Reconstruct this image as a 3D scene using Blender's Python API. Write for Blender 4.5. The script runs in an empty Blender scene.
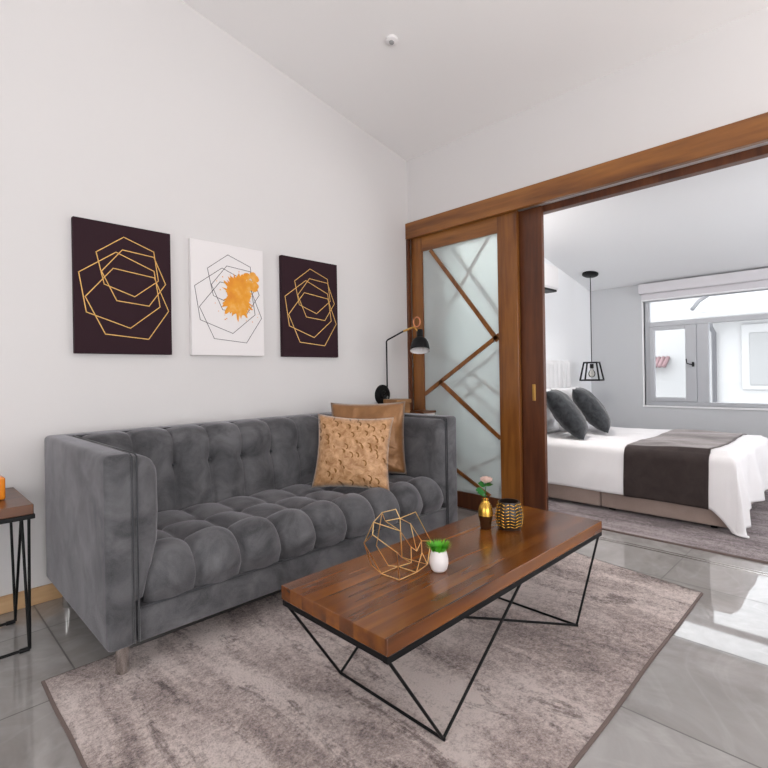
import bpy, bmesh, math, random
from mathutils import Vector, Matrix, Euler, noise as mnoise
random.seed(7)
scn = bpy.context.scene
COL = scn.collection
PI = math.pi

# ------------------------------------------------------------------ materials
def new_mat(name):
    m = bpy.data.materials.new(name); m.use_nodes = True
    nt = m.node_tree
    return m, nt, nt.nodes['Principled BSDF']

def setp(b, **k):
    names = dict(rough='Roughness', metal='Metallic', sheen='Sheen Weight', sheenr='Sheen Roughness', sheent='Sheen Tint',
                 spec='Specular IOR Level', trans='Transmission Weight', ior='IOR', coat='Coat Weight', coatr='Coat Roughness',
                 emi='Emission Strength', alpha='Alpha', sss='Subsurface Weight')
    for a, v in k.items():
        b.inputs[names[a]].default_value = v

def plain(name, col, **k):
    m, nt, b = new_mat(name)
    b.inputs['Base Color'].default_value = (*col, 1)
    setp(b, **k)
    return m

def N(nt, t, **k):
    n = nt.nodes.new(t)
    for a, v in k.items():
        setattr(n, a, v)
    return n

def coords(nt, scale=(1, 1, 1), rot=(0, 0, 0), loc=(0, 0, 0), kind='Object'):
    if kind == 'World':
        tc = N(nt, 'ShaderNodeNewGeometry').outputs['Position']
    else:
        tc = N(nt, 'ShaderNodeTexCoord').outputs[kind]
    mp = N(nt, 'ShaderNodeMapping')
    mp.inputs['Scale'].default_value = scale
    mp.inputs['Rotation'].default_value = rot
    mp.inputs['Location'].default_value = loc
    nt.links.new(tc, mp.inputs['Vector'])
    return mp.outputs['Vector']

def noise(nt, vec, scale, detail=4, rough=.55, dist=0):
    n = N(nt, 'ShaderNodeTexNoise')
    n.inputs['Scale'].default_value = scale
    n.inputs['Detail'].default_value = detail
    n.inputs['Roughness'].default_value = rough
    n.inputs['Distortion'].default_value = dist
    nt.links.new(vec, n.inputs['Vector'])
    return n.outputs['Fac']

def ramp(nt, fac, stops):
    r = N(nt, 'ShaderNodeValToRGB')
    e = r.color_ramp.elements
    while len(e) < len(stops):
        e.new(.5)
    for i, (p, c) in enumerate(stops):
        e[i].position = p
        e[i].color = (*c, 1) if len(c) == 3 else c
    nt.links.new(fac, r.inputs['Fac'])
    return r.outputs['Color']

def mix(nt, fac, a, b, mode='MIX'):
    m = N(nt, 'ShaderNodeMix', data_type='RGBA', blend_type=mode)
    for s, v in ((m.inputs['Factor'], fac), (m.inputs['A'], a), (m.inputs['B'], b)):
        if isinstance(v, (int, float)):
            s.default_value = v
        elif isinstance(v, tuple):
            s.default_value = (*v, 1)
        else:
            nt.links.new(v, s)
    return m.outputs['Result']

def mth(nt, op, a, b=None):
    m = N(nt, 'ShaderNodeMath', operation=op)
    for i, v in enumerate((a, b)):
        if v is None: continue
        if isinstance(v, (int, float)): m.inputs[i].default_value = v
        else: nt.links.new(v, m.inputs[i])
    return m.outputs[0]

def bump(nt, b, h, strength=.3, dist=.01):
    n = N(nt, 'ShaderNodeBump')
    n.inputs['Strength'].default_value = strength
    n.inputs['Distance'].default_value = dist
    nt.links.new(h, n.inputs['Height'])
    nt.links.new(n.outputs['Normal'], b.inputs['Normal'])

def link(nt, o, b, name):
    nt.links.new(o, b.inputs[name])

def paint_mat(name, c1, c2, rough=.6):
    m, nt, b = new_mat(name)
    v = coords(nt, kind='World')
    link(nt, mix(nt, noise(nt, v, 1.2, 3), c1, c2), b, 'Base Color')
    bump(nt, b, noise(nt, v, 160, 2), .06, .002)
    setp(b, rough=rough, spec=.3)
    return m

def wood_mat(name, c_dark, c_mid, c_light, axis='X', rough=.3, scale=1.0, plank=0, coat=0, kind='World'):
    """grain runs along the axis; plank > 0 splits into staves of that width across y"""
    m, nt, b = new_mat(name)
    st = {'X': (.9, 9, 9), 'Y': (9, .9, 9), 'Z': (9, 9, .9)}[axis]
    v = coords(nt, tuple(s * scale for s in st), kind=kind)
    if plank:
        v0 = coords(nt, (1, 1, 1), kind=kind)
        sep = N(nt, 'ShaderNodeSeparateXYZ'); nt.links.new(v0, sep.inputs[0])
        q = mth(nt, 'FLOOR', mth(nt, 'DIVIDE', sep.outputs['Y'], plank))
        wn = N(nt, 'ShaderNodeTexWhiteNoise', noise_dimensions='1D'); nt.links.new(q, wn.inputs['W'])
        # offset the grain from stave to stave
        add = N(nt, 'ShaderNodeVectorMath', operation='ADD')
        nt.links.new(v, add.inputs[0])
        cmb = N(nt, 'ShaderNodeCombineXYZ')
        nt.links.new(mth(nt, 'MULTIPLY', wn.outputs['Value'], 40), cmb.inputs['X'])
        nt.links.new(mth(nt, 'MULTIPLY', wn.outputs['Value'], 17), cmb.inputs['Z'])
        nt.links.new(cmb.outputs[0], add.inputs[1])
        v = add.outputs[0]
    f = noise(nt, v, 1.3, 4, .55, .25)
    fine = noise(nt, v, 5, 3, .45, 0)
    fac = mth(nt, 'ADD', mth(nt, 'MULTIPLY', f, .75), mth(nt, 'MULTIPLY', fine, .25))
    col = ramp(nt, fac, [(.30, c_dark), (.48, c_mid), (.68, c_light)])
    if plank:
        col = mix(nt, mth(nt, 'MULTIPLY', wn.outputs['Value'], .38), col, c_dark, 'MIX')
    link(nt, col, b, 'Base Color')
    bump(nt, b, fine, .03, .001)
    setp(b, rough=rough, coat=coat, coatr=.12)
    return m

def velvet_mat(name, c1, c2, scale=6, sheen=.5, rough=.85, fine=260, tint=None):
    m, nt, b = new_mat(name)
    v = coords(nt, kind='World')
    f = noise(nt, v, scale, 5, .6, .6)
    g = noise(nt, v, fine, 2)
    col = mix(nt, ramp(nt, f, [(.35, (0, 0, 0)), (.68, (1, 1, 1))]), c1, c2)
    col = mix(nt, mth(nt, 'MULTIPLY', g, .35), col, tuple(min(1, x * 1.7) for x in c2))
    link(nt, col, b, 'Base Color')
    bump(nt, b, g, .25, .003)
    setp(b, rough=rough, sheen=sheen, sheenr=.4, spec=.2)
    if tint: b.inputs['Sheen Tint'].default_value = (*tint, 1)
    return m

M = {}
M['wall'] = paint_mat('warm_white_wall_paint', (.70, .675, .67), (.675, .655, .652))
M['ceiling'] = paint_mat('ceiling_paint', (.89, .865, .86), (.87, .85, .845))
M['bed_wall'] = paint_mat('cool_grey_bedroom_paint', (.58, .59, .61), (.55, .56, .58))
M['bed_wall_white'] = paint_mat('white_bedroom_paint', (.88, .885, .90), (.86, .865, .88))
M['walnut_top'] = wood_mat('walnut_stave_wood', (.040, .010, .0015), (.155, .043, .004), (.32, .105, .010), 'X', .22, .6, .062, .2)
M['door_v'] = wood_mat('stained_door_wood', (.085, .023, .005), (.195, .066, .012), (.30, .115, .022), 'Z', .33, 1.0, 0, .15)
M['door_h'] = wood_mat('stained_header_wood', (.09, .026, .006), (.21, .074, .014), (.32, .125, .025), 'Y', .33, 1.0, 0, .15)
M['door_dark'] = wood_mat('dark_stained_wood', (.05, .014, .006), (.10, .030, .011), (.15, .050, .017), 'Z', .38)
M['side_wood'] = wood_mat('side_table_wood', (.055, .018, .009), (.12, .038, .010), (.20, .070, .020), 'X', .32, .7, .08, .05)
M['box_wood'] = wood_mat('golden_brown_wood', (.14, .055, .015), (.24, .11, .035), (.34, .17, .06), 'X', .4)
M['oak'] = wood_mat('light_oak_skirting', (.42, .25, .12), (.56, .35, .18), (.66, .44, .25), 'X', .45)
M['black_metal'] = plain('black_powder_coated_metal', (.005, .005, .0055), rough=.45, spec=.2)
M['chrome'] = plain('brushed_steel', (.62, .60, .58), rough=.22, metal=1)
M['gold'] = plain('polished_brass_wire', (.95, .66, .30), rough=.38, metal=1)
M['brass'] = plain('satin_brass', (.70, .42, .12), rough=.3, metal=1)
M['copper'] = plain('copper_ring_metal', (.75, .32, .18), rough=.3, metal=1)
M['white_ceramic'] = plain('white_ceramic', (.78, .73, .73), rough=.35)
M['white_plastic'] = plain('white_plastic', (.82, .80, .80), rough=.4)
M['soil'] = plain('dark_soil', (.03, .02, .015), rough=.95)
M['grass'] = plain('bright_green_plastic_grass', (.10, .50, .02), rough=.5, sss=.05)
M['leaf'] = plain('dark_green_leaf', (.025, .17, .03), rough=.4)
M['petal'] = plain('pale_pink_petal', (.85, .62, .55), rough=.55, sss=.1)
M['sofa'] = velvet_mat('grey_velvet', (.024, .024, .027), (.125, .123, .130), 7, .42, .8, 300, (.88, .86, .92))
M['sofa_dark'] = velvet_mat('grey_velvet_piping', (.035, .036, .04), (.06, .06, .066), 9, .3)
M['cushion_grey'] = velvet_mat('charcoal_chenille', (.012, .013, .015), (.050, .053, .058), 22, .3, .9, 180)
M['sheet'] = velvet_mat('white_bed_linen', (.80, .77, .78), (.84, .81, .82), 3, .1, .8, 400)
M['pillow_white'] = velvet_mat('white_pillow_cotton', (.78, .77, .79), (.83, .82, .84), 3, .1, .8, 400)
M['bed_base'] = velvet_mat('beige_upholstery', (.31, .235, .205), (.37, .285, .25), 8, .2, .9, 300)
M['headboard'] = velvet_mat('pale_grey_upholstery', (.62, .61, .62), (.68, .67, .68), 5, .2)
M['runner'] = velvet_mat('dark_brown_bed_runner', (.028, .020, .019), (.045, .033, .031), 10, .6, .7, 260, (1, .9, .88))
M['runner'].node_tree.nodes['Principled BSDF'].inputs['Sheen Roughness'].default_value = .3
M['window_frame'] = plain('grey_aluminium_frame', (.50, .51, .54), rough=.4, metal=.2)
M['window_white'] = plain('white_window_reveal', (.88, .88, .90), rough=.5)
M['blind'] = plain('white_roller_blind', (.68, .66, .69), rough=.7)
M['ext_white'] = paint_mat('white_render', (.47, .465, .465), (.45, .45, .45), .8)
M['ext_shade'] = paint_mat('pale_grey_shutter', (.34, .34, .34), (.33, .33, .33), .8)
M['terracotta'] = plain('terracotta_tile', (.30, .19, .20), rough=.8)
M['ext_pipe'] = plain('grey_downpipe', (.17, .17, .18), rough=.6)
M['amber'] = plain('amber_candle_glass', (.80, .25, .02), rough=.15, coat=.4)
M['bronze'] = plain('dark_bronze_glaze', (.10, .045, .018), rough=.22, metal=.7)
M['gold_paint'] = plain('metallic_gold_glaze', (.66, .38, .07), rough=.25, metal=.9)
M['black_glaze'] = plain('near_black_glaze', (.02, .013, .010), rough=.3)
M['canvas_dark'] = plain('aubergine_canvas', (.030, .013, .018), rough=.75, spec=.15)
M['canvas_white'] = plain('off_white_canvas', (.80, .765, .765), rough=.7)
M['ink_gold'] = plain('gold_foil_line', (.75, .44, .13), rough=.4, metal=.35)
M['ink_black'] = plain('thin_black_ink', (.04, .03, .035), rough=.6)
M['bulb_glass'] = None

def orange_mat():
    m, nt, b = new_mat('orange_watercolour')
    v = coords(nt, kind='World')
    link(nt, ramp(nt, noise(nt, v, 9, 4), [(.35, (.70, .22, .008)), (.55, (.80, .33, .015)), (.7, (.85, .48, .16))]), b, 'Base Color')
    setp(b, rough=.6); return m
M['orange'] = orange_mat()

def glass_mat(name, col=(1, 1, 1), rough=0.0, frosted=False):
    m = bpy.data.materials.new(name); m.use_nodes = True
    nt = m.node_tree; nt.nodes.clear()
    out = N(nt, 'ShaderNodeOutputMaterial')
    if frosted:
        g = N(nt, 'ShaderNodeBsdfRefraction'); g.inputs['Roughness'].default_value = rough; g.inputs['IOR'].default_value = 1.12
        g.inputs['Color'].default_value = (*col, 1)
        t = N(nt, 'ShaderNodeBsdfTranslucent'); t.inputs['Color'].default_value = (*col, 1)
        mx = N(nt, 'ShaderNodeMixShader'); mx.inputs[0].default_value = .22
        nt.links.new(g.outputs[0], mx.inputs[1]); nt.links.new(t.outputs[0], mx.inputs[2])
        gl = N(nt, 'ShaderNodeBsdfDiffuse'); gl.inputs['Color'].default_value = (.88, .93, .93, 1)
        m2 = N(nt, 'ShaderNodeMixShader'); m2.inputs[0].default_value = .36
        nt.links.new(mx.outputs[0], m2.inputs[1]); nt.links.new(gl.outputs[0], m2.inputs[2])
        nt.links.new(m2.outputs[0], out.inputs[0])
    else:
        t = N(nt, 'ShaderNodeBsdfTransparent'); t.inputs['Color'].default_value = (*col, 1)
        g = N(nt, 'ShaderNodeBsdfGlossy'); g.inputs['Roughness'].default_value = rough
        fr = N(nt, 'ShaderNodeFresnel'); fr.inputs['IOR'].default_value = 1.35
        mx = N(nt, 'ShaderNodeMixShader')
        nt.links.new(fr.outputs[0], mx.inputs[0]); nt.links.new(t.outputs[0], mx.inputs[1]); nt.links.new(g.outputs[0], mx.inputs[2])
        nt.links.new(mx.outputs[0], out.inputs[0])
    return m
M['pane'] = glass_mat('clear_window_glass', (.97, .98, .99))
M['bulb_glass'] = glass_mat('clear_bulb_glass', (.95, .93, .88))
M['frost'] = glass_mat('frosted_glass', (.96, .995, .99), .09, True)

def tile_mat():
    m, nt, b = new_mat('polished_porcelain_tile')
    v = coords(nt, kind='World')
    sep = N(nt, 'ShaderNodeSeparateXYZ'); nt.links.new(v, sep.inputs[0])
    def grid(ax, off):
        t = mth(nt, 'DIVIDE', mth(nt, 'SUBTRACT', sep.outputs[ax], off), .6)
        fr = mth(nt, 'FRACT', t)
        d = mth(nt, 'MINIMUM', fr, mth(nt, 'SUBTRACT', 1.0, fr))
        return mth(nt, 'LESS_THAN', d, .0048), mth(nt, 'FLOOR', t)
    gx, ix = grid('X', 1.684 - 6)
    gy, iy = grid('Y', .829 - 6)
    g = mth(nt, 'MAXIMUM', gx, gy)
    idn = mth(nt, 'ADD', mth(nt, 'MULTIPLY', ix, 7.31), mth(nt, 'MULTIPLY', iy, 3.77))
    cmb = N(nt, 'ShaderNodeCombineXYZ'); nt.links.new(idn, cmb.inputs['Z']); 
    add = N(nt, 'ShaderNodeVectorMath', operation='ADD'); nt.links.new(v, add.inputs[0]); nt.links.new(cmb.outputs[0], add.inputs[1])
    f1 = noise(nt, add.outputs[0], 2.2, 6, .6, 1.6)
    f2 = noise(nt, add.outputs[0], 1.1, 4, .5, 3.0)
    base = ramp(nt, f1, [(.3, (.27, .25, .24)), (.52, (.345, .325, .313)), (.72, (.42, .40, .388))])
    vein = ramp(nt, mth(nt, 'ABSOLUTE', mth(nt, 'SUBTRACT', f2, .5)), [(.0, (.36, .35, .34)), (.010, (.20, .19, .18)), (.03, (0, 0, 0))])
    base = mix(nt, .12, base, vein, 'SCREEN')
    col = mix(nt, g, base, (.085, .075, .07))
    link(nt, col, b, 'Base Color')
    r = mix(nt, g, (.03, .03, .03), (.6, .6, .6))
    link(nt, r, b, 'Roughness')
    b.inputs['IOR'].default_value = 1.85
    return m
M['tile'] = tile_mat()

def rug_mat(name, dark, mid, light, rotz, streak=(1.2, 6, 1)):
    m, nt, b = new_mat(name)
    v = coords(nt, streak, (0, 0, rotz), kind='World')
    v1 = coords(nt, kind='World')
    a = noise(nt, v, 1.3, 6, .65, .7)
    c = noise(nt, v1, 1.6, 4, .6, .5)
    fine = noise(nt, v1, 120, 3, .75)
    mid_f = noise(nt, v1, 52, 4, .75)
    fac = mth(nt, 'ADD', mth(nt, 'ADD', mth(nt, 'MULTIPLY', a, .36), mth(nt, 'MULTIPLY', c, .20)),
              mth(nt, 'ADD', mth(nt, 'MULTIPLY', fine, .18), mth(nt, 'MULTIPLY', mid_f, .26)))
    link(nt, ramp(nt, fac, [(.40, dark), (.47, mid), (.55, light)]), b, 'Base Color')
    v3 = coords(nt, (3.4, .9, 1), (0, 0, rotz + .1), (3, 1, 0), kind='World')
    dk = mth(nt, 'ADD', mth(nt, 'MULTIPLY', noise(nt, v3, 2.4, 5, .7, .9), .8), mth(nt, 'MULTIPLY', mid_f, .2))
    col0 = b.inputs['Base Color'].links[0].from_socket
    link(nt, mix(nt, 1.0, col0, ramp(nt, dk, [(.37, (.38, .33, .32)), (.45, (1, 1, 1))]), 'MULTIPLY'), b, 'Base Color')
    hh = mth(nt, 'ADD', fine, mth(nt, 'MULTIPLY', mid_f, .8))
    bump(nt, b, hh, .9, .012)
    setp(b, rough=.95, sheen=.35, spec=.1)
    return m
M['rug'] = rug_mat('mauve_distressed_pile', (.12, .083, .078), (.40, .31, .285), (.74, .63, .59), .12, (4.2, 1.1, 1))
M['rug_edge'] = plain('rug_binding', (.15, .11, .10), rough=.9)
M['bed_rug'] = rug_mat('plum_grey_pile', (.07, .046, .05), (.155, .112, .118), (.40, .33, .335), .1, (5, 1.0, 1))

def marks_fabric():
    m, nt, b = new_mat('copper_fabric_with_gold_crescents')
    v = coords(nt, (9, 9, 9), (0, 0, .7), kind='UV')
    vo = N(nt, 'ShaderNodeTexVoronoi', feature='F1'); vo.inputs['Scale'].default_value = 1.0
    nt.links.new(v, vo.inputs['Vector'])
    # crescent: a ring band cut by one side of each cell
    sub = N(nt, 'ShaderNodeVectorMath', operation='SUBTRACT')
    nt.links.new(v, sub.inputs[0]); nt.links.new(vo.outputs['Position'], sub.inputs[1])
    sp = N(nt, 'ShaderNodeSeparateXYZ'); nt.links.new(sub.outputs[0], sp.inputs[0])
    band = mth(nt, 'LESS_THAN', mth(nt, 'ABSOLUTE', mth(nt, 'SUBTRACT', vo.outputs['Distance'], .36)), .075)
    side = mth(nt, 'GREATER_THAN', mth(nt, 'ADD', sp.outputs['Y'], mth(nt, 'MULTIPLY', sp.outputs['X'], .5)), .08)
    mk = mth(nt, 'MULTIPLY', band, side)
    v2 = coords(nt, kind='UV')
    base = mix(nt, ramp(nt, noise(nt, v2, 11, 6, .65, .6), [(.36, (0, 0, 0)), (.64, (1, 1, 1))]), (.32, .145, .045), (.60, .35, .18))
    link(nt, mix(nt, mk, base, (.20, .085, .012)), b, 'Base Color')
    bump(nt, b, noise(nt, v2, 14, 4), .35, .02)
    link(nt, mth(nt, 'MULTIPLY', mk, .6), b, 'Metallic')
    setp(b, rough=.48, sheen=.4)
    return m
M['copper_fabric'] = marks_fabric()
def satin():
    m, nt, b = new_mat('brown_gold_satin')
    v = coords(nt, kind='UV')
    link(nt, mix(nt, noise(nt, v, 5, 4, .6, 1), (.17, .07, .018), (.36, .17, .06)), b, 'Base Color')
    bump(nt, b, noise(nt, v, 9, 3, .5, 1), .25, .02)
    setp(b, rough=.35, metal=.25, sheen=.3)
    return m
M['satin'] = satin()

# ------------------------------------------------------------------ object helpers
BASE = {}
def thing(name, label, cat, loc, group=None):
    o = bpy.data.objects.new(name, None); COL.objects.link(o)
    o.location = loc; o.empty_display_size = .05
    BASE[o] = Vector(loc)
    o['label'] = label; o['category'] = cat
    if group: o['group'] = group
    return o

def obj(name, bm, mat, parent=None, smooth=False, base=None, sharp=None):
    """vertices come in world coordinates; the object gets its origin at its thing's base"""
    if parent is not None: b = BASE[parent]
    else:
        if base is None:
            lo = [min(v.co[i] for v in bm.verts) for i in range(3)]; hi = [max(v.co[i] for v in bm.verts) for i in range(3)]
            base = ((lo[0] + hi[0]) / 2, (lo[1] + hi[1]) / 2, lo[2])
        b = Vector(base)
    bmesh.ops.translate(bm, verts=bm.verts, vec=-b)
    me = bpy.data.meshes.new(name)
    bm.to_mesh(me); bm.free()
    o = bpy.data.objects.new(name, me); COL.objects.link(o)
    mats = mat if isinstance(mat, (list, tuple)) else [mat]
    for mm in mats: me.materials.append(mm)
    if parent is not None:
        o.parent = parent; BASE[o] = b
    else:
        o.location = b; BASE[o] = b
    if smooth:
        for p in me.polygons: p.use_smooth = True
        if sharp is not None:
            md = None
            me.set_sharp_from_angle(angle=math.radians(sharp))
    return o

def tag(o, label, cat, group=None):
    o['label'] = label; o['category'] = cat
    if group: o['group'] = group
    return o
def struct(name, bm, mat, **k):
    o = obj(name, bm, mat, **k); o['kind'] = 'structure'; return o

def nb(): return bmesh.new()

def box(bm, a, b, bevel=0, seg=2, mi=0):
    lo = Vector([min(a[i], b[i]) for i in range(3)]); hi = Vector([max(a[i], b[i]) for i in range(3)])
    r = bmesh.ops.create_cube(bm, size=1)
    vs = r['verts']
    for v in vs:
        v.co = Vector([lo[i] + (v.co[i] + .5) * (hi[i] - lo[i]) for i in range(3)])
    fs = set(f for v in vs for f in v.link_faces)
    for f in fs: f.material_index = mi
    if bevel:
        es = list(set(e for v in vs for e in v.link_edges))
        r = bmesh.ops.bevel(bm, geom=es, offset=bevel, segments=seg, profile=.5, affect='EDGES')
        for f in r['faces']: f.material_index = mi
    return bm

def frame_of(d):
    d = Vector(d).normalized()
    up = Vector((0, 0, 1)) if abs(d.z) < .9 else Vector((1, 0, 0))
    x = d.cross(up).normalized(); y = d.cross(x).normalized()
    return x, y

def tube(bm, pts, r, n=10, cap=True, square=False):
    pts = [Vector(p) for p in pts]
    if square: n = 4
    rs = r if isinstance(r, (list, tuple)) else [r] * len(pts)
    rings = []; px = None
    for i, p in enumerate(pts):
        d = (pts[min(i + 1, len(pts) - 1)] - pts[max(i - 1, 0)])
        if px is None: x, y = frame_of(d)
        else:
            dn = d.normalized(); x = (px - dn * px.dot(dn)).normalized(); y = dn.cross(x)
        px = x
        off = PI / 4 if square else 0
        rings.append([bm.verts.new(p + (x * math.cos(off + 2 * PI * k / n) + y * math.sin(off + 2 * PI * k / n)) * rs[i] * (1.414 if square else 1)) for k in range(n)])
    for a, b in zip(rings, rings[1:]):
        for k in range(n):
            bm.faces.new((a[k], a[(k + 1) % n], b[(k + 1) % n], b[k]))
    if cap:
        bm.faces.new(rings[0][::-1]); bm.faces.new(rings[-1])
    bmesh.ops.recalc_face_normals(bm, faces=bm.faces)
    return bm

def lathe(bm, prof, c, n=32, axis=None):
    """prof: list of (radius, height); revolve about z through c; axis: optional Matrix applied about c"""
    c = Vector(c); rings = []
    for r, z in prof:
        if r < 1e-6:
            rings.append([bm.verts.new((0, 0, z))])
        else:
            rings.append([bm.verts.new((r * math.cos(2 * PI * k / n), r * math.sin(2 * PI * k / n), z)) for k in range(n)])
    for a, b in zip(rings, rings[1:]):
        for k in range(n):
            k2 = (k + 1) % n
            if len(a) == 1 and len(b) == 1: continue
            if len(a) == 1: bm.faces.new((a[0], b[k], b[k2]))
            elif len(b) == 1: bm.faces.new((a[k], b[0], a[k2]))
            else: bm.faces.new((a[k], b[k], b[k2], a[k2]))
    vs = [v for rg in rings for v in rg]
    for v in vs:
        co = v.co.copy()
        if axis is not None: co = axis @ co
        v.co = co + c
    bmesh.ops.recalc_face_normals(bm, faces=bm.faces)
    return bm

def grid(bm, nu, nv, fn, uv=False, flip=False):
    vs = [[bm.verts.new(fn(i / nu, j / nv)) for j in range(nv + 1)] for i in range(nu + 1)]
    lay = bm.loops.layers.uv.verify() if uv else None
    for i in range(nu):
        for j in range(nv):
            q = [(i, j), (i + 1, j), (i + 1, j + 1), (i, j + 1)]
            if flip: q = q[::-1]
            f = bm.faces.new([vs[a][b] for a, b in q])
            if uv:
                for lp, (a, b) in zip(f.loops, q): lp[lay].uv = (a / nu, b / nv)
    return vs

def prism(bm, pts2, plane, a, b):
    """extrude the outline pts2 between a and b; plane 'YZ' runs along x, 'XZ' along y, 'XY' along z"""
    def P(p, t):
        return {'YZ': (t, p[0], p[1]), 'XZ': (p[0], t, p[1]), 'XY': (p[0], p[1], t)}[plane]
    v0 = [bm.verts.new(P(p, a)) for p in pts2]; v1 = [bm.verts.new(P(p, b)) for p in pts2]
    n = len(pts2)
    bm.faces.new(v0); bm.faces.new(v1[::-1])
    for i in range(n):
        bm.faces.new((v0[i], v1[i], v1[(i + 1) % n], v0[(i + 1) % n]))
    bmesh.ops.recalc_face_normals(bm, faces=bm.faces)
    return bm

def cushion_bm(w, h, t, n=26, pinch=.07, wr=.006, seed=0):
    bm = nb(); lay = bm.loops.layers.uv.verify()
    def shape(a, b, s):
        x = a * w / 2 * (1 - pinch * (1 - b * b)); y = b * h / 2 * (1 - pinch * (1 - a * a))
        f = (max(0, 1 - abs(a) ** 2.6) * max(0, 1 - abs(b) ** 2.6)) ** .55
        z = s * (t / 2 * f + .004 * (1 - f))
        q = mnoise.noise(Vector((a * 2.2 + seed, b * 2.2, s * 3))) * wr * 2 + mnoise.noise(Vector((a * 6 + seed, b * 6, s))) * wr
        return Vector((x, y, z + q * f))
    for s in (1, -1):
        vs = [[bm.verts.new(shape(-1 + 2 * i / n, -1 + 2 * j / n, s)) for j in range(n + 1)] for i in range(n + 1)]
        for i in range(n):
            for j in range(n):
                q = [(i, j), (i + 1, j), (i + 1, j + 1), (i, j + 1)]
                if s < 0: q = q[::-1]
                f = bm.faces.new([vs[a][b] for a, b in q])
                for lp, (a, b) in zip(f.loops, q): lp[lay].uv = (a / n, b / n)
    edge = [v for v in bm.verts if len(v.link_faces) < 4]
    bmesh.ops.remove_doubles(bm, verts=edge, dist=.0085)
    return bm
def place(bm, loc, ax_x, ax_y, scale=1):
    """map local x -> ax_x, y -> ax_y, z -> normal"""
    x = Vector(ax_x).normalized(); y = Vector(ax_y); y = (y - x * y.dot(x)).normalized(); z = x.cross(y)
    m = Matrix((x, y, z)).transposed()
    for v in bm.verts: v.co = m @ (v.co * scale) + Vector(loc)
    return bm

def copy_thing(root, loc, label, group=None):
    c = root.copy(); COL.objects.link(c); c.location = loc; c['label'] = label
    if group: c['group'] = group
    def rec(src, dst):
        for ch in [o for o in ALLCH(src)]:
            d = ch.copy(); COL.objects.link(d); d.parent = dst; rec(ch, d)
    rec(root, c)
    return c
def ALLCH(o): return [x for x in bpy.data.objects if x.parent == o]

# ------------------------------------------------------------------ room shell
YA, XB = 2.95, 3.276          # art wall and sliding-door wall
X0, Y0 = -2.6, -2.6           # far sides of the living room, behind the camera
XW, YH = 6.07, 2.50           # bedroom window wall and headboard wall
BY0 = -1.6                    # bedroom's near side wall
def cz(x): return 2.995 + (XB - x) * .19          # sloping living room ceiling
def bz(x): return 2.075 + (XW - x) * .205         # sloping bedroom ceiling

bm = nb(); box(bm, (X0 - .2, Y0 - .2, -.12), (XW + .2, YA + .2, 0)); struct('floor', bm, M['tile'])
# art wall
bm = nb(); prism(bm, [(X0 - .15, 0), (XB + .15, 0), (XB + .15, cz(XB + .15)), (X0 - .15, cz(X0 - .15))], 'XZ', YA, YA + .15)
struct('wall_back', bm, M['wall'])
# living ceiling
bm = nb(); prism(bm, [(X0 - .15, cz(X0 - .15)), (XB + .15, cz(XB + .15)), (XB + .15, cz(XB + .15) + .12), (X0 - .15, cz(X0 - .15) + .12)], 'XZ', Y0 - .15, YA + .15)
struct('ceiling', bm, M['ceiling'])
# wall with the opening of the sliding doors
OY0 = -.55
bm = nb()
box(bm, (XB, Y0, 2.31), (XB + .15, YA, 3.0))
box(bm, (XB, Y0, 0), (XB + .15, OY0, 2.31))
box(bm, (XB + .125, 2.745, 0), (XB + .15, YA, 2.31))
struct('wall_right', bm, M['wall'])
# wall behind the camera (glazed door opening) and wall on the left (window opening)
bm = nb()
def wall_with_hole(bm, plane, a, b, lo, hi, top, h0, h1, z0, z1):
    """wall between a and b in thickness, spanning lo..hi, hole h0..h1 x z0..z1"""
    def B(s0, s1, q0, q1):
        if plane == 'X': box(bm, (a, s0, q0), (b, s1, q1))
        else: box(bm, (s0, a, q0), (s1, b, q1))
    B(lo, h0, 0, top); B(h1, hi, 0, top); B(h0, h1, z1, top)
    if z0 > 0: B(h0, h1, 0, z0)
wall_with_hole(bm, 'Y', Y0 - .15, Y0, X0 - .15, XB + .15, 4.15, -1.6, 1.6, 0, 2.4)
struct('wall_front', bm, M['wall'])
bm = nb(); wall_with_hole(bm, 'X', X0 - .15, X0, Y0, YA, 4.15, -.9, 1.7, .5, 2.5)
struct('wall_left', bm, M['wall'])
# frames of the windows behind the camera
def window_frame(name, plane, t, h0, h1, z0, z1, n):
    f = nb(); w = .05
    def B(bm, s0, s1, q0, q1, d=.03):
        if plane == 'X': box(bm, (t - d, s0, q0), (t + d, s1, q1), .004)
        else: box(bm, (s0, t - d, q0), (s1, t + d, q1), .004)
    B(f, h0, h1, z0, z0 + w); B(f, h0, h1, z1 - w, z1)
    for k in range(n + 1):
        s = h0 + (h1 - h0 - w) * k / n
        B(f, s, s + w, z0 + w, z1 - w)
    return struct(name, f, M['window_frame'])
window_frame('door_2', 'Y', Y0 - .08, -1.6, 1.6, 0, 2.4, 3)
window_frame('window_2', 'X', X0 - .08, -.9, 1.7, .5, 2.5, 2)

# oak baseboard
bm = nb(); box(bm, (X0, YA - .015, 0), (XB, YA, .082), .004); struct('baseboard_back', bm, M['oak'])
bm = nb(); box(bm, (X0, Y0, 0), (X0 + .015, YA - .015, .082), .004); struct('baseboard_left', bm, M['oak'])

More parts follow.
